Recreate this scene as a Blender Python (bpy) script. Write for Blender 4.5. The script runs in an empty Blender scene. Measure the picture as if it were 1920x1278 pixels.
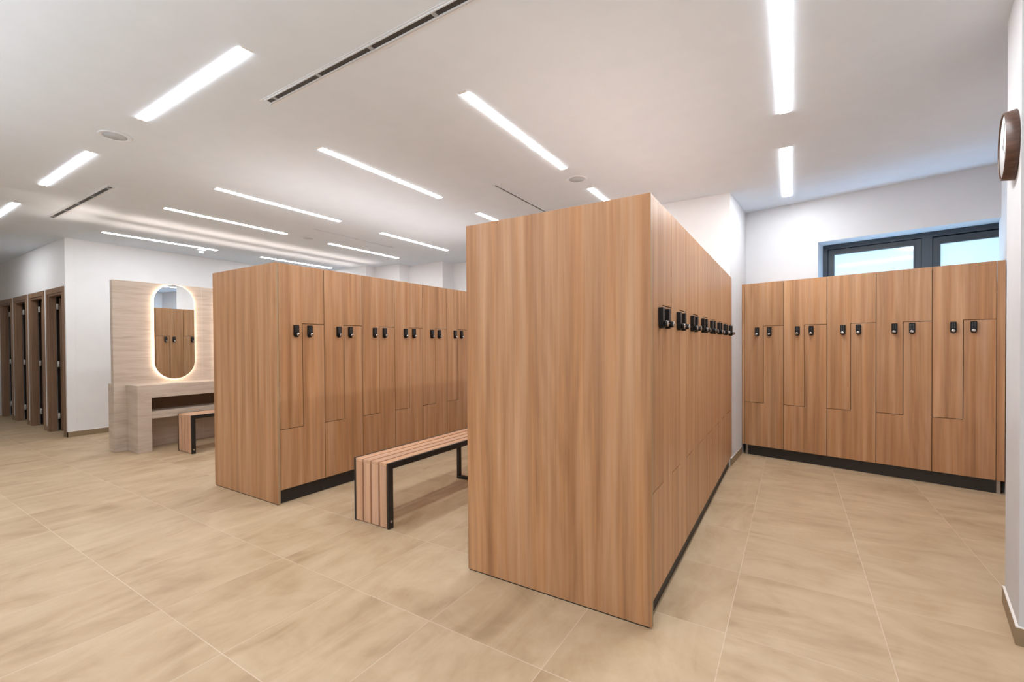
import bpy, bmesh, math, random
from mathutils import Vector, Matrix
random.seed(7)
COL = bpy.context.scene.collection
HC = 2.83
sc = bpy.context.scene

# ------------------------------------------------------------------ materials
def new_mat(name):
    m = bpy.data.materials.new(name); m.use_nodes = True
    nt = m.node_tree; b = nt.nodes['Principled BSDF']
    return m, nt, b

def plain(name, col, rough=0.5, metal=0.0, spec=0.5, emit=None, strength=0.0, bump=0.0, bscale=80):
    m, nt, b = new_mat(name)
    b.inputs['Roughness'].default_value = rough
    b.inputs['Metallic'].default_value = metal
    b.inputs['Specular IOR Level'].default_value = spec
    n = nt.nodes.new('ShaderNodeTexNoise'); n.inputs['Scale'].default_value = 6
    tc = nt.nodes.new('ShaderNodeTexCoord'); nt.links.new(tc.outputs['Object'], n.inputs['Vector'])
    mx = nt.nodes.new('ShaderNodeMix'); mx.data_type = 'RGBA'
    mx.inputs[6].default_value = (*[c * .97 for c in col], 1)
    mx.inputs[7].default_value = (*[min(1, c * 1.03) for c in col], 1)
    nt.links.new(n.outputs['Fac'], mx.inputs[0]); nt.links.new(mx.outputs[2], b.inputs['Base Color'])
    if emit:
        b.inputs['Emission Color'].default_value = (*emit, 1); b.inputs['Emission Strength'].default_value = strength
    if bump:
        n2 = nt.nodes.new('ShaderNodeTexNoise'); n2.inputs['Scale'].default_value = bscale
        nt.links.new(tc.outputs['Object'], n2.inputs['Vector'])
        bp = nt.nodes.new('ShaderNodeBump'); bp.inputs['Strength'].default_value = bump; bp.inputs['Distance'].default_value = .002
        nt.links.new(n2.outputs['Fac'], bp.inputs['Height']); nt.links.new(bp.outputs['Normal'], b.inputs['Normal'])
    return m

def ramp(nt, pts):
    r = nt.nodes.new('ShaderNodeValToRGB')
    e = r.color_ramp.elements
    while len(e) > 1: e.remove(e[-1])
    e[0].position = pts[0][0]; e[0].color = (*pts[0][1], 1)
    for p, c in pts[1:]:
        x = e.new(p); x.color = (*c, 1)
    return r

def wood_mat(name, dark, mid, light, rough=.42, spread=1.0, axis='z', bandscale=19, contrast=1.0):
    """grain runs along the given local axis; every object gets its own offset"""
    m, nt, b = new_mat(name)
    L = nt.links.new
    tc = nt.nodes.new('ShaderNodeTexCoord'); oi = nt.nodes.new('ShaderNodeObjectInfo')
    mul = nt.nodes.new('ShaderNodeMath'); mul.operation = 'MULTIPLY'; mul.inputs[1].default_value = 37 * spread
    L(oi.outputs['Random'], mul.inputs[0])
    add = nt.nodes.new('ShaderNodeVectorMath'); add.operation = 'ADD'
    L(tc.outputs['Object'], add.inputs[0]); L(mul.outputs[0], add.inputs[1])
    def mapped(sc_):
        mp = nt.nodes.new('ShaderNodeMapping'); mp.inputs['Scale'].default_value = sc_
        L(add.outputs[0], mp.inputs['Vector']); return mp
    ln = .030
    s = {'z': (1, 1, ln), 'y': (1, ln, ln), 'x': (ln, 1, 1)}[axis]
    m1 = mapped(s)
    n1 = nt.nodes.new('ShaderNodeTexNoise'); n1.inputs['Scale'].default_value = bandscale; n1.inputs['Detail'].default_value = 5
    n1.inputs['Roughness'].default_value = .62; n1.inputs['Distortion'].default_value = .25
    L(m1.outputs[0], n1.inputs['Vector'])
    s2 = {'z': (1, 1, .012), 'y': (1, .012, .012), 'x': (.012, 1, 1)}[axis]
    m2 = mapped(s2)
    n2 = nt.nodes.new('ShaderNodeTexNoise'); n2.inputs['Scale'].default_value = 120; n2.inputs['Detail'].default_value = 3
    L(m2.outputs[0], n2.inputs['Vector'])
    # long cathedral arches: distorted rings
    m3 = mapped(tuple(v * 1.0 if v == 1 else .10 for v in s))
    n3 = nt.nodes.new('ShaderNodeTexNoise'); n3.inputs['Scale'].default_value = 2.6; n3.inputs['Detail'].default_value = 1
    L(m3.outputs[0], n3.inputs['Vector'])
    sn = nt.nodes.new('ShaderNodeMath'); sn.operation = 'MULTIPLY'; sn.inputs[1].default_value = 95
    L(n3.outputs['Fac'], sn.inputs[0])
    s3 = nt.nodes.new('ShaderNodeMath'); s3.operation = 'SINE'; L(sn.outputs[0], s3.inputs[0])
    # combine
    a1 = nt.nodes.new('ShaderNodeMath'); a1.operation = 'MULTIPLY_ADD'; a1.inputs[1].default_value = .20 * contrast; 
    L(n2.outputs['Fac'], a1.inputs[0]); L(n1.outputs['Fac'], a1.inputs[2])
    a2 = nt.nodes.new('ShaderNodeMath'); a2.operation = 'MULTIPLY_ADD'; a2.inputs[1].default_value = .022 * contrast
    L(s3.outputs[0], a2.inputs[0]); L(a1.outputs[0], a2.inputs[2])
    r = ramp(nt, [(.33, dark), (.565, mid), (.84, light)])
    L(a2.outputs[0], r.inputs['Fac'])
    # small hue drift per object
    hs = nt.nodes.new('ShaderNodeHueSaturation')
    mr = nt.nodes.new('ShaderNodeMapRange'); mr.inputs[3].default_value = .95; mr.inputs[4].default_value = 1.05
    L(oi.outputs['Random'], mr.inputs[0]); L(mr.outputs[0], hs.inputs['Value'])
    m4 = mapped(tuple(v if v == 1 else .02 for v in s))
    n4 = nt.nodes.new('ShaderNodeTexNoise'); n4.inputs['Scale'].default_value = 31; n4.inputs['Detail'].default_value = 2
    L(m4.outputs[0], n4.inputs['Vector'])
    r4 = ramp(nt, [(.35, (.97, 1.0, 1.07)), (.5, (1, 1, 1)), (.65, (1.035, .98, .90))])
    L(n4.outputs['Fac'], r4.inputs['Fac'])
    mm = nt.nodes.new('ShaderNodeMix'); mm.data_type = 'RGBA'; mm.blend_type = 'MULTIPLY'; mm.inputs[0].default_value = 1
    L(r.outputs['Color'], mm.inputs[6]); L(r4.outputs['Color'], mm.inputs[7]); L(mm.outputs[2], hs.inputs['Color']); L(hs.outputs[0], b.inputs['Base Color'])
    b.inputs['Roughness'].default_value = rough; b.inputs['Specular IOR Level'].default_value = .45
    bp = nt.nodes.new('ShaderNodeBump'); bp.inputs['Strength'].default_value = .12; bp.inputs['Distance'].default_value = .001
    L(n2.outputs['Fac'], bp.inputs['Height']); L(bp.outputs['Normal'], b.inputs['Normal'])
    return m

def stone_mat(name):
    """beige travertine slabs with horizontal streaks and pale joints"""
    m, nt, b = new_mat(name); L = nt.links.new
    tc = nt.nodes.new('ShaderNodeTexCoord')
    mp = nt.nodes.new('ShaderNodeMapping'); mp.inputs['Scale'].default_value = (1, 1, 11)
    L(tc.outputs['Object'], mp.inputs['Vector'])
    n = nt.nodes.new('ShaderNodeTexNoise'); n.inputs['Scale'].default_value = 2.2; n.inputs['Detail'].default_value = 7
    n.inputs['Roughness'].default_value = .6; n.inputs['Distortion'].default_value = .5
    L(mp.outputs[0], n.inputs['Vector'])
    r = ramp(nt, [(.30, (.40, .315, .250)), (.5, (.50, .41, .335)), (.72, (.56, .475, .40))])
    L(n.outputs['Fac'], r.inputs['Fac'])
    sx = nt.nodes.new('ShaderNodeSeparateXYZ'); L(tc.outputs['Object'], sx.inputs[0])
    def line(sock, pos, w):
        s_ = nt.nodes.new('ShaderNodeMath'); s_.operation = 'SUBTRACT'; s_.inputs[1].default_value = pos; L(sock, s_.inputs[0])
        a_ = nt.nodes.new('ShaderNodeMath'); a_.operation = 'ABSOLUTE'; L(s_.outputs[0], a_.inputs[0])
        l_ = nt.nodes.new('ShaderNodeMath'); l_.operation = 'LESS_THAN'; l_.inputs[1].default_value = w; L(a_.outputs[0], l_.inputs[0])
        return l_
    l1 = line(sx.outputs['Z'], 1.135, .0025)
    l2 = line(sx.outputs['Y'], 2.985, .0025); l3 = line(sx.outputs['Y'], 3.95, .0025); l4 = line(sx.outputs['Y'], 4.91, .0025)
    prev = l1
    for l in (l2, l3, l4):
        mx = nt.nodes.new('ShaderNodeMath'); mx.operation = 'MAXIMUM'
        L(prev.outputs[0], mx.inputs[0]); L(l.outputs[0], mx.inputs[1]); prev = mx
    mix = nt.nodes.new('ShaderNodeMix'); mix.data_type = 'RGBA'; mix.inputs[7].default_value = (.62, .55, .48, 1)
    sc_ = nt.nodes.new('ShaderNodeMath'); sc_.operation = 'MULTIPLY'; sc_.inputs[1].default_value = .6
    L(prev.outputs[0], sc_.inputs[0]); L(sc_.outputs[0], mix.inputs[0]); L(r.outputs[0], mix.inputs[6])
    L(mix.outputs[2], b.inputs['Base Color']); b.inputs['Roughness'].default_value = .5
    return m

def floor_mat():
    m, nt, b = new_mat('beige porcelain floor tile'); L = nt.links.new
    tc = nt.nodes.new('ShaderNodeTexCoord')
    sx = nt.nodes.new('ShaderNodeSeparateXYZ'); L(tc.outputs['Object'], sx.inputs[0])
    def M(op, a, bb=None, c=None):
        n = nt.nodes.new('ShaderNodeMath'); n.operation = op
        for i, v in enumerate((a, bb, c)):
            if v is None: continue
            if isinstance(v, (int, float)): n.inputs[i].default_value = v
            else: L(v, n.inputs[i])
        return n.outputs[0]
    u = M('DIVIDE', M('ADD', sx.outputs['X'], .5893 * 40 - .928), .5893)
    v = M('DIVIDE', M('ADD', sx.outputs['Y'], .6188 * 40 - .924), .6188)
    iu, iv = M('FLOOR', u), M('FLOOR', v)
    fu, fv = M('FRACT', u), M('FRACT', v)
    eu = M('MINIMUM', fu, M('SUBTRACT', 1.0, fu)); ev = M('MINIMUM', fv, M('SUBTRACT', 1.0, fv))
    gu = M('LESS_THAN', eu, .0031); gv = M('LESS_THAN', ev, .0030)
    isB = M('GREATER_THAN', sx.outputs['X'], -.2506)
    wu = M('ADD', .65, M('MULTIPLY', isB, .35)); wv = M('SUBTRACT', .85, M('MULTIPLY', isB, .45))
    gn = nt.nodes.new('ShaderNodeTexNoise'); gn.inputs['Scale'].default_value = 1.6; L(tc.outputs['Object'], gn.inputs['Vector'])
    gm = nt.nodes.new('ShaderNodeMapRange'); gm.inputs[1].default_value = .35; gm.inputs[2].default_value = .6; gm.inputs[3].default_value = .5; gm.inputs[4].default_value = 1
    L(gn.outputs['Fac'], gm.inputs[0])
    gr = M('MULTIPLY', M('MAXIMUM', M('MULTIPLY', gu, wu), M('MULTIPLY', gv, wv)), gm.outputs[0])
    # per tile random
    cb = nt.nodes.new('ShaderNodeCombineXYZ'); L(iu, cb.inputs[0]); L(iv, cb.inputs[1])
    wn = nt.nodes.new('ShaderNodeTexWhiteNoise'); wn.noise_dimensions = '2D'; L(cb.outputs[0], wn.inputs['Vector'])
    off = nt.nodes.new('ShaderNodeVectorMath'); off.operation = 'SCALE'; off.inputs['Scale'].default_value = 25
    L(wn.outputs['Color'], off.inputs[0])
    ad = nt.nodes.new('ShaderNodeVectorMath'); ad.operation = 'ADD'; L(tc.outputs['Object'], ad.inputs[0]); L(off.outputs[0], ad.inputs[1])
    def streak(s, scale, det=6, dist=.9):
        mp = nt.nodes.new('ShaderNodeMapping'); mp.inputs['Scale'].default_value = s; L(ad.outputs[0], mp.inputs['Vector'])
        n = nt.nodes.new('ShaderNodeTexNoise'); n.inputs['Scale'].default_value = scale; n.inputs['Detail'].default_value = det
        n.inputs['Roughness'].default_value = .6; n.inputs['Distortion'].default_value = dist
        L(mp.outputs[0], n.inputs['Vector']); return n.outputs['Fac']
    sB = streak((.30, 1, 1), 4.2, 9, 1.3); sA = streak((1, .30, 1), 4.2, 9, 1.3)
    st = nt.nodes.new('ShaderNodeMix'); st.data_type = 'FLOAT'
    L(isB, st.inputs[0]); L(sA, st.inputs[2]); L(sB, st.inputs[3])
    cl = streak((1, 1, 1), 2.6, 9, .8)
    tot = M('ADD', M('MULTIPLY', st.outputs[0], .55), M('MULTIPLY', cl, .45))
    tot = M('ADD', tot, M('MULTIPLY', M('SUBTRACT', wn.outputs['Value'], .5), .05))
    r = ramp(nt, [(.33, (.36, .243, .140)), (.46, (.452, .324, .198)), (.60, (.53, .397, .256)), (.78, (.59, .460, .315))])
    L(tot, r.inputs['Fac'])
    mix = nt.nodes.new('ShaderNodeMix'); mix.data_type = 'RGBA'; mix.inputs[7].default_value = (.68, .565, .45, 1)
    L(M('MULTIPLY', gr, .8), mix.inputs[0]); L(r.outputs[0], mix.inputs[6])
    L(mix.outputs[2], b.inputs['Base Color'])
    b.inputs['Roughness'].default_value = .5; b.inputs['Specular IOR Level'].default_value = .35
    bp = nt.nodes.new('ShaderNodeBump'); bp.inputs['Strength'].default_value = .25; bp.inputs['Distance'].default_value = .0015
    L(M('SUBTRACT', 1.0, gr), bp.inputs['Height']); L(bp.outputs['Normal'], b.inputs['Normal'])
    return m

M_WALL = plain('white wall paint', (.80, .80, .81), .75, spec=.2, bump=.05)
M_WALL_DIM = plain('white wall paint darkened for glare', (.60, .60, .615), .75, spec=.2)  # wall paint copy, darkened in colour where lamps overexpose the walls
M_CEIL = plain('white ceiling paint', (.73, .81, .90), .8, spec=.2)
M_WOOD = wood_mat('warm oak laminate', (.275, .130, .057), (.415, .213, .099), (.545, .323, .182))
M_EDGE = wood_mat('ochre oak edge', (.25, .16, .08), (.33, .215, .12), (.40, .27, .16))
M_SLAT = wood_mat('pale pink oak slat', (.46, .255, .15), (.57, .34, .215), (.67, .43, .29), axis='y', bandscale=22)
M_DOORW = wood_mat('brown oak door frame', (.13, .072, .040), (.215, .122, .070), (.30, .18, .11))
M_WALNUT = wood_mat('dark walnut', (.035, .017, .012), (.075, .036, .024), (.13, .07, .048), bandscale=40)
M_STONE = stone_mat('beige travertine slab')
M_FLOOR = floor_mat()
M_SKIRT = plain('ochre tile skirting', (.27, .195, .115), .5)
M_CAULK = plain('white caulk', (.8, .77, .73), .6)
M_BLACK = plain('black powder coated steel', (.012, .011, .011), .38)
M_PLINTH = plain('matt black plinth', (.016, .013, .011), .55)
M_GAP = plain('dark cabinet interior and gap shade', (.022, .012, .007), .9, spec=.1)
M_LOCK = plain('black lock plastic', (.006, .006, .007), .4, spec=.3)
M_KEY = plain('grey key print', (.20, .20, .22), .5)
M_CHROME = plain('brushed nickel', (.55, .52, .49), .25, metal=1)
M_HINGE = plain('pale nickel hinge', (.55, .53, .50), .4, metal=.2)
M_STEEL = plain('stainless steel foot', (.38, .34, .30), .4, metal=.6)
M_MIRROR = plain('mirror silver', (.80, .86, .88), .01, metal=1)
M_HALO = plain('warm light ring', (1, .9, .8), .5, emit=(1, .80, .65), strength=18)
M_STRIP = plain('white light diffuser', (1, 1, 1), .5, emit=(.955, .98, 1), strength=52)
M_RIM = plain('white light trim', (.75, .75, .75), .5)
M_SLOT = plain('dark slot', (.045, .042, .040), .6)
M_GRILLE = plain('grey grille', (.50, .54, .585), .6)
M_SPK = plain('white speaker cover', (.62, .59, .57), .6)
M_BRIDGE = plain('grey slot bridge', (.38, .40, .43), .5)
M_RAIL = plain('white diffuser rail', (.66, .71, .77), .5)
M_FRAME = plain('anthracite window aluminium', (.030, .040, .050), .4)
M_PANE = plain('frosted blue daylight glass', (.25, .38, .45), .06, spec=.6, emit=(.56, .79, .96), strength=.92)
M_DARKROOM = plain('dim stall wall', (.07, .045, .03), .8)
M_INNER = plain('painted vanity recess shade', (.16, .095, .05), .6)
M_FACE = plain('pale clock face', (.72, .73, .74), .4)
M_PLAST = plain('white plastic', (.74, .79, .85), .4)

# ------------------------------------------------------------------ mesh helpers
def BM(): return bmesh.new()
def box(bm, x0, x1, y0, y1, z0, z1, mi=0, xf=None):
    vs = [bm.verts.new((x, y, z)) for z in (z0, z1) for y in (y0, y1) for x in (x0, x1)]
    if xf is not None:
        for v in vs: v.co = xf @ v.co
    F = [(0, 2, 3, 1), (4, 5, 7, 6), (0, 1, 5, 4), (2, 6, 7, 3), (0, 4, 6, 2), (1, 3, 7, 5)]
    fs = []
    for f in F:
        q = bm.faces.new([vs[i] for i in f]); q.material_index = mi; fs.append(q)
    return fs
def prism(bm, pts, a0, a1, plane='xz', mi=0):
    """closed polygon in a plane extruded along the third axis"""
    def co(p, a):
        return {'xz': (p[0], a, p[1]), 'xy': (p[0], p[1], a), 'yz': (a, p[0], p[1])}[plane]
    A = [bm.verts.new(co(p, a0)) for p in pts]; B = [bm.verts.new(co(p, a1)) for p in pts]
    n = len(pts)
    for i in range(n):
        bm.faces.new((A[i], A[(i + 1) % n], B[(i + 1) % n], B[i])).material_index = mi
    bm.faces.new(A[::-1]).material_index = mi; bm.faces.new(B).material_index = mi
def lathe(bm, prof, n=32, xf=None, mi=0):
    rings = []
    for r, z in prof:
        if r < 1e-6:
            rings.append([bm.verts.new((0, 0, z))])
        else:
            rings.append([bm.verts.new((r * math.cos(2 * math.pi * i / n), r * math.sin(2 * math.pi * i / n), z)) for i in range(n)])
    for a, b_ in zip(rings, rings[1:]):
        for i in range(n):
            j = (i + 1) % n
            if len(a) == 1 and len(b_) == 1: continue
            if len(a) == 1: f = bm.faces.new((a[0], b_[i], b_[j]))
            elif len(b_) == 1: f = bm.faces.new((a[i], a[j], b_[0]))
            else: f = bm.faces.new((a[i], a[j], b_[j], b_[i]))
            f.material_index = mi; f.smooth = True
    if xf is not None:
        for rg in rings:
            for v in rg: v.co = xf @ v.co
def link(name, bm, mats, parent=None, bevel=0, loc=None, rotz=None, smooth=False):
    bmesh.ops.recalc_face_normals(bm, faces=bm.faces[:])
    me = bpy.data.meshes.new(name); bm.to_mesh(me); bm.free()
    if not isinstance(mats, (list, tuple)): mats = [mats]
    for m in mats: me.materials.append(m)
    if smooth:
        for p in me.polygons: p.use_smooth = True
    o = bpy.data.objects.new(name, me); COL.objects.link(o)
    if parent: o.parent = parent
    if loc: o.location = loc
    if rotz is not None: o.rotation_euler = (0, 0, rotz)
    if bevel:
        md = o.modifiers.new('bevel', 'BEVEL'); md.width = bevel; md.segments = 2; md.limit_method = 'ANGLE'
    return o
def tag(o, label, cat, group=None):
    o['label'] = label; o['category'] = cat
    if group: o['group'] = group
    return o
def thing(name, label, cat, loc=(0, 0, 0), rotz=0, group=None):
    o = bpy.data.objects.new(name, None); COL.objects.link(o); o.empty_display_size = .1
    o.location = loc; o.rotation_euler = (0, 0, rotz)
    return tag(o, label, cat, group)
def struct(name, bm, mats, **k):
    o = link(name, bm, mats, **k); o['kind'] = 'structure'; return o
def dup(root, loc, rotz, label, group=None):
    r = root.copy(); COL.objects.link(r); r.location = loc; r.rotation_euler = (0, 0, rotz); r['label'] = label
    if group: r['group'] = group
    for ch in list(root.children):
        c = ch.copy(); COL.objects.link(c); c.parent = r
        for g in list(ch.children):
            d = g.copy(); COL.objects.link(d); d.parent = c
    return r
def seg_box(bm, p, q, t, z0, z1, mi=0):
    """wall piece between p and q, thickness t to the left of p->q (negative: right)"""
    d = Vector((q[0] - p[0], q[1] - p[1])); n = Vector((-d.y, d.x)).normalized() * t
    P = [(p[0], p[1]), (q[0], q[1]), (q[0] + n.x, q[1] + n.y), (p[0] + n.x, p[1] + n.y)]
    prism(bm, P, z0, z1, 'xy', mi)

# ------------------------------------------------------------------ room shell
XL, XE, YF, XRR = -8.72, -14.0, -1.7, 2.6
bm = BM(); box(bm, XE - .2, XRR + .2, YF - .2, 7.2, -.1, 0); struct('floor', bm, M_FLOOR)
bm = BM(); box(bm, XE - .2, XRR + .2, YF - .2, 7.2, HC, HC + .12); struct('ceiling', bm, M_CEIL)
T = .12
bm = BM()
XS = -7.05
# stepped rear wall, left to right
prism(bm, [(XL - T, 5.9), (XS, 5.9), (XS, 6.12), (-6.37, 6.12), (-6.37, 6.40), (-5.53, 6.40), (-5.53, 6.71), (-1.72, 6.71), (-1.72, 5.138), (-.55, 5.138),
           (-.70, 5.35), (-1.60, 5.35), (-1.60, 6.95), (XL - T, 6.95)], 0, HC, 'xy')
struct('wall_back', bm, M_WALL)
bm = BM(); seg_box(bm, (XL, 2.1205), (XL, 5.899), T, 0, HC); struct('wall_left', bm, M_WALL)
bm = BM(); seg_box(bm, (XE, YF), (XE, 3.4), T, 0, HC); struct('wall_end', bm, M_WALL)
bm = BM(); seg_box(bm, (XE, YF), (XRR, YF), -T, 0, HC); struct('wall_front', bm, M_WALL)
bm = BM(); seg_box(bm, (XRR, YF), (XRR, 2.4), -T, 0, HC); struct('wall_side', bm, M_WALL)

# alcove to the right of the front island, turned about twelve degrees
A0, A1 = (-.55, 5.138), (-.477, 6.046)      # left alcove wall
W0, W1 = (-.41, 6.03), (1.524, 5.595)       # window wall
bm = BM(); seg_box(bm, A0, A1, T, 0, HC); struct('wall_alcove', bm, M_WALL_DIM)
wd = Vector((W1[0] - W0[0], W1[1] - W0[1])).normalized(); wn = Vector((-wd.y, wd.x))
WANG = math.atan2(wd.y, wd.x)
WM = Matrix.Translation((W0[0], W0[1], 0)) @ Matrix.Rotation(WANG, 4, 'Z')   # local: x along wall, y into wall
S0, ZT, ZB, DEP = .657, 2.362, 1.72, .25
bm = BM()
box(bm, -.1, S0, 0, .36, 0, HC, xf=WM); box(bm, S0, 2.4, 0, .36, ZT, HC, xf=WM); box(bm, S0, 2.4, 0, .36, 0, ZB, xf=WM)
struct('wall_window', bm, M_WALL_DIM)
R0, R1 = (1.524 + .02, 5.60 + .1), (1.38, 4.90)
dR = Vector((-.146, -.989))
R1 = (1.524 + dR.x * 1.0, 5.595 + dR.y * 1.0)
bm = BM(); seg_box(bm, (1.541 - dR.x * .12, 5.591 - dR.y * .12), (1.541 + dR.x * 2.0, 5.591 + dR.y * 2.0), T, 0, HC)
struct('wall_right', bm, M_WALL)
# foreground pier at the right edge
N0 = (.808, 2.722); nd = Vector((.1804, .9836)); nr = Vector((.9836, -.1804)); NL = .42
bm = BM()
P = [N0, (N0[0] + nd.x * NL, N0[1] + nd.y * NL), (N0[0] + nd.x * NL + nr.x * 2.0, N0[1] + nd.y * NL + nr.y * 2.0), (N0[0] + nr.x * 2.0, N0[1] + nr.y * 2.0)]
prism(bm, P, 0, HC, 'xy'); struct('wall_pier', bm, M_WALL_DIM)

# changing stall wall with four door openings
D0 = [-9.62, -10.585, -11.55, -12.515]       # left outer edge of each casing
DW, DHH, JB = .85, 2.148, .062
bm = BM()
xs = XL
prev = XL
YD = 2.02
for d in D0:
    box(bm, d + DW - .03, prev, YD, YD + .10, 0, HC)
    box(bm, d + .03, d + DW - .03, YD, YD + .10, DHH - .03, HC)
    prev = d + .03
box(bm, XE, prev, YD, YD + .10, 0, HC)
struct('wall_doors', bm, M_WALL)
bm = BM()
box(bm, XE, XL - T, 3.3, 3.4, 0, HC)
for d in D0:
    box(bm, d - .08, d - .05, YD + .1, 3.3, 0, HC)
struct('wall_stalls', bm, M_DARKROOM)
proto = None
for k, d in enumerate(D0):
    if proto is None:
        bm = BM()
        # casing: flat architrave round the opening with a stepped inner stop
        for y0, w0, w1 in ((YD - .014, 0, .075), (YD - .004, .075, .095)):
            prism(bm, [(w0, 0), (w0, DHH - w0), (DW - w0, DHH - w0), (DW - w0, 0), (DW - w1, 0), (DW - w1, DHH - w1), (w1, DHH - w1), (w1, 0)], y0 - YD, .012 if w0 else .0, 'xz')
        r = struct('door_1', bm, M_DOORW, bevel=.002, loc=(d, YD, 0))
        bm = BM()
        a, t_ = .085, .02
        prism(bm, [(a, 0), (a, DHH - a), (DW - a, DHH - a), (DW - a, 0), (DW - a - t_, 0), (DW - a - t_, DHH - a - t_), (a + t_, DHH - a - t_), (a + t_, 0)], .0, .075, 'xz')
        link('jamb', bm, M_DOORW, r, bevel=.002)
        bm = BM()   # door leaf swung into the stall
        box(bm, a + t_ + .004, a + t_ + .044, .112, .80, .01, DHH - .12)
        link('door_leaf', bm, M_DOORW, r, bevel=.002)
        for z in (.23, 1.02, 1.90):
            bm = BM(); lathe(bm, [(0, -.045), (.008, -.045), (.008, .045), (0, .045)], 12, Matrix.Translation((a + t_ + .006, .094, z)))
            box(bm, a + t_ - .001, a + t_ + .004, .078, .106, z - .042, z + .042)
            link('hinge', bm, M_HINGE, r)
        proto = r
    else:
        r = proto.copy(); COL.objects.link(r); r.location = (d, YD, 0); r.name = 'door_%d' % (k + 1)
        for ch in proto.children:
            c = ch.copy(); COL.objects.link(c); c.parent = r

# skirting boards
def skirt(name, p, q, side, h=.075, t=.010):
    bm = BM(); seg_box(bm, p, q, side * t, 0, h)
    seg_box(bm, p, q, side * t * .9, h, h + .004, 1)
    struct(name, bm, [M_SKIRT, M_CAULK])
skirt('baseboard_left', (XL, 2.01), (XL, 5.9), -1)
skirt('baseboard_alcove', (A0[0], A0[1] + .002), (A1[0] - .03, A1[1] - .25), -1)
skirt('baseboard_pier', (N0[0] - nr.x * .0 , N0[1]), (N0[0] + nd.x * NL, N0[1] + nd.y * NL), 1)
skirt('baseboard_pier_front', (N0[0] - nr.x * .010 - nd.x * .0, N0[1] - nr.y * .010), (N0[0] + nr.x * 2, N0[1] + nr.y * 2), -1)
bm = BM(); prev = XL + .01
for d in D0:
    box(bm, d + DW + .002, prev, YD - .010, YD, 0, .075); prev = d - .002
struct('baseboard_doors', bm, M_SKIRT)

# ------------------------------------------------------------------ window
wr = bpy.data.objects.new('window_1', None); COL.objects.link(wr); wr['kind'] = 'structure'
wr.location = (W0[0], W0[1], 0); wr.rotation_euler = (0, 0, WANG)
bm = BM()   # fixed frame
fz = 2.3615
x0, x1 = .6575, 2.25
prism(bm, [(x0, ZB), (x0, fz), (x1, fz), (x1, ZB)], DEP + .075, DEP + .078, 'xz')
box(bm, x0, x1, DEP, DEP + .06, fz - .052, fz); box(bm, x0, x1, DEP, DEP + .06, ZB, ZB + .05)
box(bm, x0, x0 + .045, DEP, DEP + .06, ZB + .05, fz - .052)
box(bm, 1.477, 1.556, DEP, DEP + .06, ZB + .05, fz - .052); box(bm, 2.2, x1, DEP, DEP + .06, ZB + .05, fz - .052)
link('window_frame', bm, M_FRAME, wr, bevel=.002)
for sa, sb, zt, g0, g1, gz in ((.706, 1.475, 2.304, .761, 1.415, 2.246), (1.558, 2.197, 2.300, 1.613, 2.15, 2.232)):
    bm = BM()
    prism(bm, [(sa, ZB + .052), (sa, zt), (sb, zt), (sb, ZB + .052), (g1, ZB + .052), (g1, ZB + .10), (g1, gz), (g0, gz), (g0, ZB + .10), (g0, ZB + .052)], DEP + .008, DEP + .05, 'xz')
    box(bm, g0, g1, DEP + .008, DEP + .05, ZB + .052, ZB + .10)
    # inner stepped bead
    w = .014
    box(bm, g0 - w, g0, DEP + .0, DEP + .01, ZB + .09, gz + w); box(bm, g1, g1 + w, DEP + .0, DEP + .01, ZB + .09, gz + w)
    box(bm, g0, g1, DEP, DEP + .01, gz, gz + w)
    sash = link('sash', bm, M_FRAME, wr, bevel=.0015)
    bm = BM(); box(bm, g0 - .004, g1 + .004, DEP + .028, DEP + .034, ZB + .095, gz + .004)
    link('pane', bm, M_PANE, sash)
# closing panel beyond the reveal so that no outside shows
bm = BM(); box(bm, .55, 2.4, .36, .39, 1.6, 2.5, xf=WM); struct('trim_1', bm, M_WALL)

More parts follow.
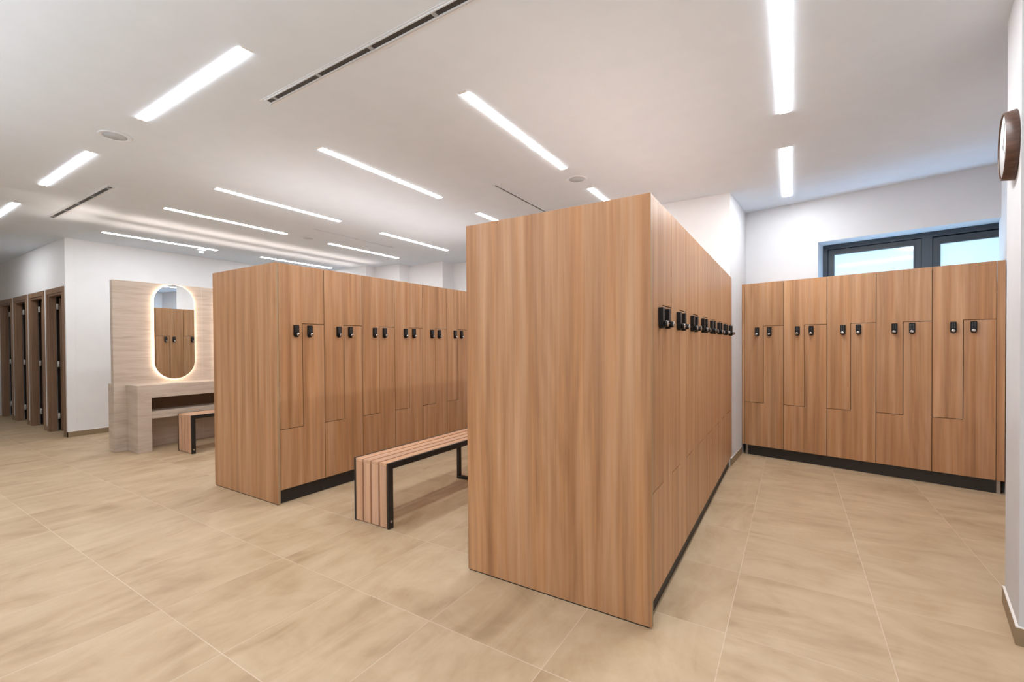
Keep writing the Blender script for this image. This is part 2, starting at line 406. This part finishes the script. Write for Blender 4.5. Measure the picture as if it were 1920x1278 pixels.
# ------------------------------------------------------------------ lockers
ZP, Z1, Z2, ZTOP, TH = .115, .603, 1.465, 1.95, .018
def make_locker(w, depth, label, group):
    t = thing('locker', label, 'locker', group=group)
    g = .0024; c0 = w / 2
    bm = BM()
    zt = ZTOP
    # carcass: sides, back, top, bottom and mid shelves
    box(bm, .0005, .017, TH + .004, depth, ZP, zt - .002); box(bm, w - .017, w - .0005, TH + .004, depth, ZP, zt - .002)
    box(bm, .017, w - .017, depth - .01, depth, ZP, zt - .002)
    for z in (ZP, Z1 - .008, Z2 - .008): box(bm, .017, w - .017, TH + .004, depth - .01, z, z + .016)
    box(bm, w / 2 - .008, w / 2 + .008, TH + .004, depth - .01, Z1, Z2)
    # near-black strips filling the door joints, shade put in as colour
    e = g * .9; yb = .0035
    box(bm, c0 - e, c0 + e, yb, TH + .004, Z1, Z2); box(bm, .0002, c0, yb, TH + .004, Z1 - e, Z1 + e); box(bm, c0, w - .0002, yb, TH + .004, Z2 - e, Z2 + e)
    box(bm, .0002, e, yb, TH + .004, ZP, zt - .022); box(bm, w - e, w - .0002, yb, TH + .004, ZP, zt - .022)
    link('carcass', bm, M_GAP, t)
    bm = BM(); box(bm, .0, w, TH + .003, depth, zt - .0195, zt); link('top_panel', bm, M_WOOD, t)
    c = w / 2
    bm = BM()
    prism(bm, [(g, Z1 + g), (c - g, Z1 + g), (c - g, Z2 + g), (w - g, Z2 + g), (w - g, zt - .0005), (g, zt - .0005)], 0, TH, 'xz')
    dl = link('door', bm, M_WOOD, t, bevel=.0008)
    bm = BM()
    prism(bm, [(g, ZP), (w - g, ZP), (w - g, Z2 - g), (c + g, Z2 - g), (c + g, Z1 - g), (g, Z1 - g)], 0, TH, 'xz')
    dr = link('door', bm, M_WOOD, t, bevel=.0008)
    for par, cx in ((dl, c - .061), (dr, c + .063)):
        bm = BM(); hw, zt_, zb_ = .0205, 1.452, 1.352
        pts = [(cx - hw + .003, zt_), (cx - hw, zt_ - .003)]
        for i in range(0, 13):
            a = math.pi + math.pi * i / 12
            pts.append((cx + hw * math.cos(a), zb_ + hw + hw * math.sin(a)))
        pts += [(cx + hw, zt_ - .003), (cx + hw - .003, zt_)]
        prism(bm, pts, -.021, .0, 'xz')
        link('keypad_lock', bm, M_LOCK, par, bevel=.0015)
        bm = BM()
        for r_ in range(4):
            for q in (-1, 1):
                box(bm, cx + q * .0075 - .0022, cx + q * .0075 + .0022, -.0218, -.0205, 1.4395 - r_ * .0125 - .0022, 1.4395 - r_ * .0125 + .0022)
        link('keys', bm, M_KEY, par)
        bm = BM()
        X = Matrix.Translation((cx, -.02, 1.3745)) @ Matrix.Rotation(math.pi / 2, 4, 'X')
        lathe(bm, [(0, 0), (.0150, 0), (.0150, .013), (.0135, .018), (0, .018)], 20, X, 0)
        lathe(bm, [(0, .018), (.0135, .018), (.0128, .021), (.006, .0222), (0, .0222)], 20, X, 1)
        box(bm, cx - .0125, cx + .0125, -.0455, -.042, 1.3725, 1.3765, 1)
        link('knob', bm, [M_LOCK, M_CHROME], par)
    return t
ORD = ['nearest the end panel', 'second from the end panel', 'third from the end panel', 'fourth from the end panel', 'fifth from the end panel',
       'sixth from the end panel', 'seventh from the end panel', 'eighth and last from the end panel']

def island(x_left, x_right, y0, pitch, n, name, left_too=True):
    W = x_right - x_left
    dep = W / 2 - .002
    yp = y0 + TH
    g = 'lockers on the right side of the %s island' % name
    first = None
    for k in range(n):
        lab = 'oak locker, right face of the %s island, %s' % (name, ORD[k])
        loc = (x_right, yp + .0005 + pitch * k, 0)
        if first is None:
            first = make_locker(pitch, dep, lab, g); first.location = loc; first.rotation_euler = (0, 0, math.pi / 2)
        else: dup(first, loc, math.pi / 2, lab, g)
    if left_too:
        for k in range(n):
            lab = 'oak locker, left face of the %s island, %s' % (name, ORD[k])
            dup(first, (x_left, yp + .0005 + pitch * (k + 1), 0), -math.pi / 2, lab, 'lockers on the left side of the %s island' % name)
    # end panel
    bm = BM(); box(bm, x_left, x_right, 0, TH, .006, ZTOP + .001)
    t = link('end_panel', bm, M_WOOD, bevel=.001, loc=(0, y0, 0))
    tag(t, 'tall oak end panel closing the camera end of the %s locker island' % name, 'panel')
    bm = BM(); box(bm, x_left + .012, x_right - .012, .002, TH - .002, 0, .007); link('shadow_gap', bm, M_PLINTH, t)
    bm = BM(); box(bm, x_right, x_right + .0012, .0, TH, .008, ZTOP); link('edge_band', bm, M_EDGE, t)
    y1 = yp + pitch * n
    bm = BM(); box(bm, x_left + .03, x_right - .03, 0, y1 - yp, 0, ZP - .001)
    t = link('plinth', bm, M_PLINTH, loc=(0, yp, 0))
    tag(t, 'recessed black plinth under the lockers of the %s island' % name, 'plinth')
    return y1

island(-1.568, -.5345, 2.017, .3865, 8, 'front')
island(-4.520, -3.4962, 2.0326, .4125, 8, 'middle')

# wall row under the window
Rp, Rq = (-.518, 5.79), (1.495, 5.30)
rd = Vector((Rq[0] - Rp[0], Rq[1] - Rp[1])); RL = rd.length; rd.normalize(); rn = Vector((-rd.y, rd.x)); RANG = math.atan2(rd.y, rd.x)
def rpos(s, d=0): return (Rp[0] + rd.x * s + rn.x * d, Rp[1] + rd.y * s + rn.y * d, 0)
s0, s1 = .050, 2.017
pr = (s1 - s0) / 5
RDEP = .225
labs = ['leftmost oak two-door locker of the row under the window', 'second oak two-door locker from the left in the row under the window',
        'middle oak two-door locker of the five in the row under the window', 'fourth oak two-door locker from the left in the row under the window',
        'rightmost oak two-door locker of the row under the window']
first = None
for k in range(5):
    if first is None:
        first = make_locker(pr, RDEP, labs[0], 'lockers in the row under the window'); first.location = rpos(s0); first.rotation_euler = (0, 0, RANG)
    else: dup(first, rpos(s0 + pr * k), RANG, labs[k], 'lockers in the row under the window')
for nm, a, b_, lab in (('filler_panel', .023, s0 - .001, 'narrow oak filler strip at the left end of the locker row under the window'),
                       ('filler_panel', s1 + .001, RL - .006, 'narrow oak filler strip at the right end of the locker row under the window')):
    bm = BM(); box(bm, a, b_, 0, .02, ZP, ZTOP); o = link(nm, bm, M_WOOD, bevel=.0008, loc=(Rp[0], Rp[1], 0), rotz=RANG)
    tag(o, lab, 'panel')
bm = BM(); box(bm, s0 + .028, s1, .035, .06, 0, ZP - .001); o = link('plinth', bm, plain('satin black plinth', (.022, .019, .017), .4), loc=(Rp[0], Rp[1], 0), rotz=RANG)
tag(o, 'satin black plinth under the locker row below the window', 'plinth')
for a, lab in ((s0 + .001, 'small steel cabinet foot at the left end of the black plinth'), (s1 + .002, 'small steel cabinet foot at the right end of the black plinth')):
    bm = BM(); box(bm, a, a + .025, .035, .065, 0, ZP - .001); box(bm, a - .004, a + .029, .032, .075, 0, .004)
    o = link('cabinet_foot', bm, M_STEEL, bevel=.001, loc=(Rp[0], Rp[1], 0), rotz=RANG); tag(o, lab, 'foot', 'steel feet of the locker row')

# ------------------------------------------------------------------ benches
def make_bench(length, label):
    W, H = .360, .459
    t = thing('slatted_bench', label, 'bench', group='slatted changing benches')
    xs = [.019 + i * .0835 for i in range(4)]; sw = .0675
    for i, x in enumerate(xs):
        bm = BM(); box(bm, x, x + sw, .0, length, H - .024, H - .001); link('seat_slat', bm, M_SLAT, t, bevel=.002)
    for x in xs:
        for y in (0.0, length - .022):
            bm = BM(); box(bm, x, x + sw, y, y + .022, .008, H - .0245); link('end_slat', bm, M_SLAT, t, bevel=.002)
    for x in (0, W - .018):
        bm = BM()
        L_, b_ = length, .043
        prism(bm, [(-.002, 0), (-.002, H), (L_ + .002, H), (L_ + .002, 0), (L_ - b_, 0), (L_ - b_, H - b_), (b_, H - b_), (b_, 0)], x, x + .018, 'yz')
        link('side_frame', bm, M_BLACK, t, bevel=.002)
    for y in (.022, length - .034):
        for z in (.03, .22, .40):
            bm = BM(); box(bm, .018, W - .018, y, y + .012, z, z + .025); link('crossbar', bm, M_BLACK, t)
    # middle leg frame
    bm = BM(); ym = 1.20
    for x in (0.0, W - .030):
        box(bm, x, x + .030, ym - .018, ym + .018, .0, H - .0435)
    box(bm, .030, W - .030, ym - .018, ym + .018, .006, .030); box(bm, .018, W - .018, ym - .018, ym + .018, H - .06, H - .0245)
    link('middle_leg', bm, M_BLACK, t, bevel=.002)
    bm = BM()
    for y in (.0215, length - .0215):
        lathe(bm, [(0, 0), (.0095, 0), (.0095, .003), (.006, .0035), (.005, .0025), (0, .0025)], 16, Matrix.Translation((W, y, .05)) @ Matrix.Rotation(math.pi / 2, 4, 'Y'))
    link('bolt', bm, M_STEEL, t)
    return t
b1 = make_bench(2.60, 'pale slatted wood bench with black steel frame between the two locker islands')
b1.location = (-2.732, 2.162, 0)
dup(b1, (-6.402, 2.469, 0), 0, 'pale slatted wood bench with black steel frame standing before the stone vanity desk')

# ------------------------------------------------------------------ vanity wall
VX, VY0, VY1 = -6.952, 2.02, 5.84
v = thing('vanity_wall', 'freestanding beige stone vanity wall with built-in desk ledge and shelf', 'vanity')
bm = BM(); box(bm, VX - .078, VX, VY0, VY1, 0, 2.095); link('partition', bm, M_STONE, v, bevel=.002)
bm = BM(); box(bm, VX - .078 - .115, VX - .079, VY0 + .004, VY1, 0, .83); link('rear_ledge', bm, M_STONE, v, bevel=.002)
DX = -6.612
bm = BM()
prism(bm, [(2.14, 0), (2.14, .812), (VY1, .812), (VY1, 0), (VY1 - .14, 0), (VY1 - .14, .655), (2.28, .655), (2.28, 0)], VX + .001, DX, 'yz')
link('desk', bm, M_STONE, v, bevel=.003)
bm = BM(); box(bm, VX + .001, DX - .012, 2.281, VY1 - .141, .400, .486); link('shelf', bm, M_STONE, v, bevel=.002)
bm = BM(); box(bm, VX + .001, VX + .012, 2.281, VY1 - .141, .487, .654); link('recess_shade', bm, M_INNER, v)  # dark brown back, shade of the recess put into its colour

def stadium(hw, hh, n=24):
    pts = []
    for i in range(n + 1):
        a = math.pi * i / n; pts.append((hw * math.cos(a), hh - hw + hw * math.sin(a)))
    for i in range(n + 1):
        a = math.pi + math.pi * i / n; pts.append((hw * math.cos(a), -hh + hw + hw * math.sin(a)))
    return pts
def make_mirror(yc, label):
    t = thing('wall_mirror', label, 'mirror', loc=(VX, yc, 1.473), group='backlit mirrors on the vanity wall')
    hw, hh = .228, .616
    bm = BM(); prism(bm, stadium(hw, hh), .024, .028, 'yz'); link('mirror_glass', bm, M_MIRROR, t)
    bm = BM(); prism(bm, stadium(hw - .014, hh - .014), .001, .0235, 'yz'); 
    link('backing', bm, M_HALO, t)
    return t
make_mirror(2.652, 'tall pill-shaped backlit mirror on the stone vanity wall reflecting lockers')
make_mirror(3.40, 'second pill-shaped backlit mirror on the vanity wall, glow beside the middle island')

# ------------------------------------------------------------------ clock on the pier
ct = thing('wall_clock', 'round walnut-rimmed wall clock on the white pier at the right edge', 'clock')
cs = .165; cz = 2.152; cr = .147; cd = .042
C0 = Vector((N0[0] + nd.x * cs, N0[1] + nd.y * cs, cz))
# local z -> outward normal (-nr)
zax = Vector((-nr.x, -nr.y, 0)); xax = Vector((nd.x, nd.y, 0)); yax = zax.cross(xax)
CM = Matrix((( xax.x, yax.x, zax.x, C0.x), (xax.y, yax.y, zax.y, C0.y), (xax.z, yax.z, zax.z, C0.z), (0, 0, 0, 1)))
ct.matrix_world = CM
bm = BM(); lathe(bm, [(cr - .008, .001), (cr + .003, .001), (cr + .004, .004), (cr - .003, cd), (cr - .008, cd), (cr - .009, cd - .004), (cr - .012, .001)], 64)
link('rim', bm, M_WALNUT, ct)
bm = BM(); lathe(bm, [(0, .001), (cr - .0105, .001), (cr - .0105, cd - .006), (0, cd - .006)], 64); link('dial', bm, M_FACE, ct)
bm = BM()
for ang, ln, w in ((.9, .07, .004), (2.6, .105, .003)):
    Rm = Matrix.Rotation(ang, 4, 'Z'); box(bm, -w, w, -.012, ln, cd - .005, cd - .004, xf=Rm)
lathe(bm, [(0, cd - .0055), (.006, cd - .0055), (.006, cd - .003), (0, cd - .003)], 16)
link('hands', bm, plain('grey clock hands', (.35, .35, .36), .4), ct)

# ------------------------------------------------------------------ ceiling fixtures
M_STRIP2 = plain('bright light diffuser', (1, 1, 1), .5, emit=(.955, .98, 1), strength=68)
M_STRIP4 = plain('aisle light diffuser', (1, 1, 1), .5, emit=(.955, .98, 1), strength=105)
M_STRIP3 = plain('brightest light diffuser', (1, 1, 1), .5, emit=(.955, .98, 1), strength=135)
def strip(x, y, length, along, label, group='linear ceiling lights', mat=M_STRIP):
    t = thing('ceiling_light', label, 'ceiling light', loc=(x, y, HC), rotz=0 if along == 'Y' else -math.pi / 2, group=group)
    w = .026
    bm = BM(); box(bm, -w, w, .0, length, -.0035, -.0005); link('diffuser', bm, mat, t)
    bm = BM(); box(bm, -w - .003, w + .003, -.022, -.001, -.003, -.0005); link('end_cap', bm, M_RIM, t)
    bm = BM(); box(bm, -w - .003, w + .003, length + .001, length + .014, -.003, -.0005); link('end_cap', bm, M_RIM, t)
    return t
LL = 1.42
rowA = [(-7.895, 'linear ceiling light nearest the white left wall, front row'), (-5.955, 'linear ceiling light over the far bench, front row'),
        (-4.80, 'linear ceiling light left of the middle locker island, front row'), (-3.150, 'linear ceiling light over the middle locker island, front row'),
        (-1.716, 'linear ceiling light above and left of the front locker island, front row')]
for x, l in rowA: strip(x, 2.20, LL, 'Y', l)
strip(-.047, 2.20, 1.35, 'Y', 'linear ceiling light over the right aisle cut by the top of the photo', mat=M_STRIP3)
rowB = [(-7.86, 'linear ceiling light just above the middle island end panel, rear row', 4.31), (-5.975, 'linear ceiling light beside the rear slot vent, rear row', 4.31),
        (-4.82, 'linear ceiling light over the middle island lockers, rear row', 4.30), (-3.15, 'linear ceiling light partly hidden by the left top corner of the front island', 4.28),
        (-1.712, 'linear ceiling light partly hidden behind the top edge of the front island', 4.21), (-.050, 'short linear ceiling light over the right aisle near the window wall', 4.19)]
for x, l, y in rowB: strip(x, y, 1.40, 'Y', l, mat=M_STRIP4 if x > -.1 else M_STRIP)
for x0_, l in ((-8.385, 'ceiling light at the far left edge, lying crosswise above the stall doors'), (-6.06, 'second crosswise ceiling light from the left, beside the short slot vent'),
               (-3.757, 'large crosswise ceiling light at the upper left beside the long slot vent')):
    strip(x0_, 1.263, 1.335, 'X', l, 'crosswise linear ceiling lights')
strip(-10.69, 1.263, 1.335, 'X', 'crosswise fill light added out of view over the stall corridor', 'added fill lights out of view', M_STRIP2)  # strips from here on are added, unseen, to brighten the room
strip(.55, -1.2, 1.40, 'Y', 'fill light added out of view behind the camera on the right', 'added fill lights out of view', M_STRIP)
for x0_ in (-1.45, -3.757, -6.06):
    strip(x0_, 1.263 if x0_ == -1.45 else -.55, 1.335, 'X', 'crosswise fill light added out of view in front of the islands', 'added fill lights out of view')

def slot(x, y, length, along, label, w=.034, flange=.030, bridges=.44):
    t = thing('slot_diffuser', label, 'air vent', loc=(x, y, HC), rotz=0 if along == 'Y' else -math.pi / 2, group='linear slot air vents')
    h = w / 2
    bm = BM()
    box(bm, -h, h, .0, length, -.0015, -.0003); link('slot', bm, M_SLOT, t)
    for a in (-1, 1):
        bm = BM(); a0, a1 = sorted((a * (h - .001), a * (h + .007)))
        box(bm, a0, a1, -.006, length + .006, -.006, -.0003); link('rail', bm, M_RAIL, t)
    bm = BM(); box(bm, -h - .012, -h - .009, -.03, length + .03, -.0035, -.0003)
    a = .06
    while a < length:
        box(bm, -h + .001, h - .001, a, a + .022, -.0042, -.001); a += bridges
    link('bridges', bm, M_BRIDGE, t)
    # wide plaster-in flange
    bm = BM(); box(bm, -h - flange, -h - .007, -.04, length + .04, -.0022, -.0003); box(bm, h + .007, h + flange * .6, -.04, length + .04, -.0022, -.0003)
    link('flange', bm, M_PLAST, t)
    return t
slot(-2.812, 1.603, 2.6, 'X', 'long slot air vent running off the top of the photo')
slot(-7.485, 1.626, 1.88, 'X', 'short slot air vent between the crosswise lights at the left', w=.040, flange=.034)
slot(-2.452, 3.63, 1.5, 'Y', 'slot air vent running down to the front island top edge', w=.022, flange=.014, bridges=.6)
slot(-5.38, 3.67, 1.36, 'Y', 'thin slot air vent in the ceiling over the middle island', w=.02, flange=.012, bridges=.6)

def speaker(x, y, label, r=.098):
    t = thing('ceiling_speaker', label, 'speaker', loc=(x, y, HC), group='round flush ceiling speakers')
    bm = BM(); lathe(bm, [(r * .72, -.0005), (r * .72, -.004), (r * .96, -.0055), (r, -.003), (r, -.0005)], 40); link('trim_ring', bm, M_PLAST, t)
    bm = BM(); lathe(bm, [(0, -.003), (r * .72, -.003), (r * .72, -.0005), (0, -.0005)], 40); link('grille', bm, M_GRILLE, t)
    return t
speaker(-4.222, 1.258, 'round flush ceiling speaker between the two large crosswise lights at the left')
speaker(-1.725, 3.918, 'round flush ceiling speaker above the front island')
speaker(-5.93, 3.935, 'small faint round ceiling speaker near the thin slot vent')

t = thing('smoke_detector', 'small white smoke detector hanging from the ceiling near the left wall', 'smoke detector', loc=(-8.00, 3.44, HC))
bm = BM(); lathe(bm, [(0, 0), (.058, 0), (.060, -.012), (.050, -.026), (.040, -.030), (0, -.030)], 32); link('base', bm, M_PLAST, t)
bm = BM(); lathe(bm, [(0, -.070), (.030, -.070), (.034, -.064), (.034, -.060), (0, -.060)], 24)
for i in range(8):
    a = i * math.pi / 4; box(bm, -.003, .003, .026, .033, -.061, -.029, xf=Matrix.Rotation(a, 4, 'Z'))
lathe(bm, [(0, -.061), (.014, -.061), (.014, -.029), (0, -.029)], 16)
link('sensor_cage', bm, M_PLAST, t)

# ------------------------------------------------------------------ light
def area(name, loc, sx_, sy_, energy, col, rot=(0, 0, 0), spread=None):
    l = bpy.data.lights.new(name, 'AREA'); l.shape = 'RECTANGLE'; l.size = sx_; l.size_y = sy_; l.energy = energy; l.color = col
    if spread: l.spread = math.radians(spread)
    o = bpy.data.objects.new(name, l); COL.objects.link(o); o.location = loc; o.rotation_euler = rot
    return o
# added warm lamps on the vanity wall imitate the mirrors' spill on the ceiling
def aim(d_):
    z = (-d_).normalized(); y = (Vector((0, 1, 0)) - z * z.y).normalized(); x = y.cross(z)
    return Matrix((x, y, z)).transposed().to_euler()
for sgn, x in ((1, VX - .012), (-1, VX - .066)):
    d_ = Vector((math.sin(math.radians(17)) * sgn, 0, math.cos(math.radians(17))))
    area('mirror_spill_fill', (x, 3.93, 2.100), .010, 3.75, 2.6, (1, .80, .68), aim(d_), 42)
    d_ = Vector((math.sin(math.radians(17)) * sgn, -.62, math.cos(math.radians(17))))
    area('mirror_spill_fill', (x, 2.12, 2.103), .010, .16, .7, (1, .82, .70), aim(d_), 50)
# added fill lamps over lockers and behind the camera, unseen, brighten the ceiling
UC = (.93, .97, 1)
area('island_fill_lamp', (-1.05, 3.2, 2.0), .95, 2.2, 3.5, UC, (math.pi, 0, 0))
area('island_fill_lamp', (-4.0, 3.65, 2.0), .95, 3.0, 10, UC, (math.pi, 0, 0))
area('row_fill_lamp', (.55, 5.72, 2.0), 1.7, .15, .3, UC, (math.pi, 0, RANG))
area('rear_fill_lamp', (-2.2, -.7, 2.0), 5.5, 1.2, 60, UC, (math.pi, 0, 0))
area('rear_fill_lamp', (1.35, .6, 2.0), 1.2, 1.6, 18, UC, (math.pi, 0, 0))
area('sill_fill_lamp', (W0[0] + wd.x * 1.33 + wn.x * .13, W0[1] + wd.y * 1.33 + wn.y * .13, ZB + .01), 1.25, .16, 5, (.35, .65, 1), (math.pi, 0, WANG))  # added blue lamp, unseen, that tints and brightens the window reveal

w = bpy.data.worlds.new('World'); sc.world = w; w.use_nodes = True
w.node_tree.nodes['Background'].inputs[0].default_value = (.8, .88, 1, 1); w.node_tree.nodes['Background'].inputs[1].default_value = .5

# ------------------------------------------------------------------ camera
f, yaw, pitch, roll, hcam = 839.52, -.5601, -.011, -.0066, 1.2835
r_ = Vector((math.cos(yaw), -math.sin(yaw), 0)); fw = Vector((math.sin(yaw), math.cos(yaw), 0)); up = Vector((0, 0, 1))
F = fw * math.cos(pitch) + up * math.sin(pitch); U = -fw * math.sin(pitch) + up * math.cos(pitch)
R2 = r_ * math.cos(roll) + U * math.sin(roll); U2 = -r_ * math.sin(roll) + U * math.cos(roll)
cam = bpy.data.cameras.new('camera'); cam.sensor_width = 36; cam.sensor_fit = 'HORIZONTAL'; cam.lens = f * 36 / 1920
cam.shift_y = 14.84 / 1920; cam.clip_start = .05
co = bpy.data.objects.new('camera', cam); COL.objects.link(co)
co.matrix_world = Matrix(((R2.x, U2.x, -F.x, 0), (R2.y, U2.y, -F.y, 0), (R2.z, U2.z, -F.z, hcam), (0, 0, 0, 1)))
sc.camera = co
sc.view_settings.view_transform = 'Standard'; sc.view_settings.look = 'None'; sc.view_settings.exposure = .05
sc.cycles.use_denoising = True
sc.cycles.diffuse_bounces = 8; sc.cycles.max_bounces = 12
